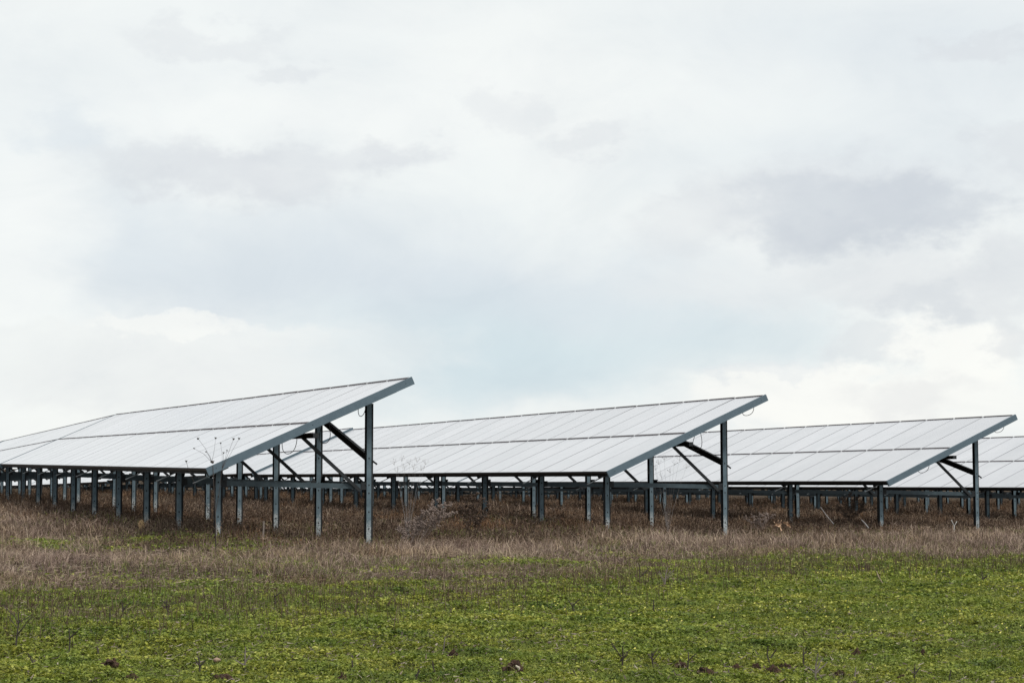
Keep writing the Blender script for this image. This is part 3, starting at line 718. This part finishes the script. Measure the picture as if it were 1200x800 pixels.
# (photo position, size, strength, colour, edge softness, warp)
B_ = [
 (320, 300, 420, 80, .6, MID, .1, 0), (120, 330, 200, 50, .45, MID, .1, 0), (480, 345, 260, 60, .6, MID, .1, 0), (610, 400, 270, 75, .75, BLUE, .05, 0), (610, 445, 190, 50, .75, BLUE, .1, 0), (500, 455, 130, 50, .4, BLUE, .1, 0),
 (760, 345, 240, 50, .5, MID, .1, 0), (860, 395, 160, 45, .5, BLUE, .1, 0), (1060, 60, 260, 90, .4, MID, 0, 0), (1000, 190, 320, 70, .3, MID, 0, 0),
 (590, 110, 520, 60, .35, WHITE, .1, 0), (300, 140, 260, 40, .5, WHITE, .2, 0),
 (20, 300, 90, 140, .7, WHITE, .1, 0),
 (250, 55, 100, 22, .35, LILAC, .42, 1), (330, 90, 45, 14, .35, LILAC, .42, 1), (85, 170, 60, 32, .4, MID, .1, 1), (190, 205, 110, 35, .5, LILAC, .42, 1), (340, 205, 75, 40, .55, LILAC, .42, 1), (455, 185, 60, 26, .62, LILAC, .3, 1), (250, 215, 90, 30, .45, LILAC, .42, 1),
 (600, 130, 45, 28, .28, LILAC, .42, 1), (690, 160, 55, 20, .33, LILAC, .42, 1), (1150, 75, 75, 18, .5, LILAC, .42, 1), (1190, 190, 60, 34, .5, LILAC, .42, 1),
 (980, 245, 190, 62, .62, LILAC, .42, 1), (1010, 250, 150, 45, .6, GREY, .42, 1), (940, 285, 70, 32, .5, GREY, .42, 1), (1070, 250, 90, 34, .4, GREY, .42, 1), (800, 265, 80, 40, .35, LILAC, .42, 1), (1060, 335, 110, 45, .55, LILAC, .42, 1), (1085, 355, 60, 32, .4, GREY, .42, 1), (1180, 325, 60, 55, .6, LILAC, .42, 1),
 (900, 335, 170, 40, .45, (.80, .82, .83), .2, 1),
 (200, 402, 190, 26, .7, (.86, .88, .875), .7, 1), (40, 415, 120, 34, .6, (.85, .875, .87), .5, 1), (200, 445, 300, 50, .65, (.80, .825, .835), .2, 1), (430, 420, 130, 40, .5, (.80, .845, .86), .3, 1), (205, 385, 75, 13, .5, CREAM, .6, 1),
 (950, 462, 150, 36, .9, CREAM, .75, 1), (1120, 415, 75, 48, .95, CREAM, .7, 1), (1000, 478, 190, 40, .8, CREAM, .5, 1), (905, 432, 95, 14, .5, (.80, .83, .85), .6, 1), (1010, 405, 60, 26, .5, LILAC, .4, 1), (1060, 465, 90, 26, .5, (.77, .78, .79), .2, 1), (1175, 395, 40, 36, .55, LILAC, .3, 1), (1170, 480, 80, 30, .6, CREAM, .3, 1)]
for px, py, sx, sy, a, c, hard, wp in B_:
    s = N(nt, 'ShaderNodeVectorMath', operation='SUBTRACT'); nt.links.new(W_HARD if wp else W_SOFT, s.inputs[0]); s.inputs[1].default_value = ((px - 600) / F, (547 - py) / F, 0)
    k = N(nt, 'ShaderNodeVectorMath', operation='MULTIPLY'); nt.links.new(s.outputs[0], k.inputs[0]); k.inputs[1].default_value = (F / sx, F / sy, 0)
    ln = N(nt, 'ShaderNodeVectorMath', operation='LENGTH'); nt.links.new(k.outputs[0], ln.inputs[0])
    mr = N(nt, 'ShaderNodeMapRange', interpolation_type='SMOOTHSTEP'); nt.links.new(ln.outputs['Value'], mr.inputs[0])
    mr.inputs[1].default_value = 1.35 - hard * .2; mr.inputs[2].default_value = .1 + hard * .85; mr.inputs[3].default_value = 0; mr.inputs[4].default_value = a
    col = mixc(nt, mr.outputs[0], col, c)
col = mixc(nt, 1.0, col, rv2.outputs[0], 'MULTIPLY')
bg2 = N(nt, 'ShaderNodeBackground'); bg2.inputs[1].default_value = .555; nt.links.new(col, bg2.inputs[0])
mx = N(nt, 'ShaderNodeMixShader'); mx.inputs[0].default_value = .94
nt.links.new(bg1.outputs[0], mx.inputs[1]); nt.links.new(bg2.outputs[0], mx.inputs[2]); nt.links.new(mx.outputs[0], out.inputs[0])
w.cycles.sampling_method = 'AUTOMATIC'

sl_ = bpy.data.lights.new('sun', 'SUN'); sl_.energy = 1.5; sl_.angle = R(11); sl_.color = (1, .95, .87)
so = bpy.data.objects.new('sun', sl_); COL.objects.link(so)
so.rotation_euler = (R(90 - SUN_EL), 0, R(180 - SUN_AZ)) 

# ------------------------------------------------------------------ camera
cd = bpy.data.cameras.new('camera'); cd.sensor_width = 36; cd.lens = F / 1200 * 36; cd.clip_end = 4000; cd.clip_start = .1
co = bpy.data.objects.new('camera', cd); COL.objects.link(co); co.location = (0, 0, CAMH); co.rotation_euler = (R(90 + PITCH), 0, 0); sc.camera = co
vs = sc.view_settings; vs.view_transform = 'Standard'; vs.look = 'None'; vs.exposure = .9; vs.gamma = 1; vs.use_curve_mapping = False
sc.cycles.max_bounces = 6; sc.cycles.transparent_max_bounces = 4
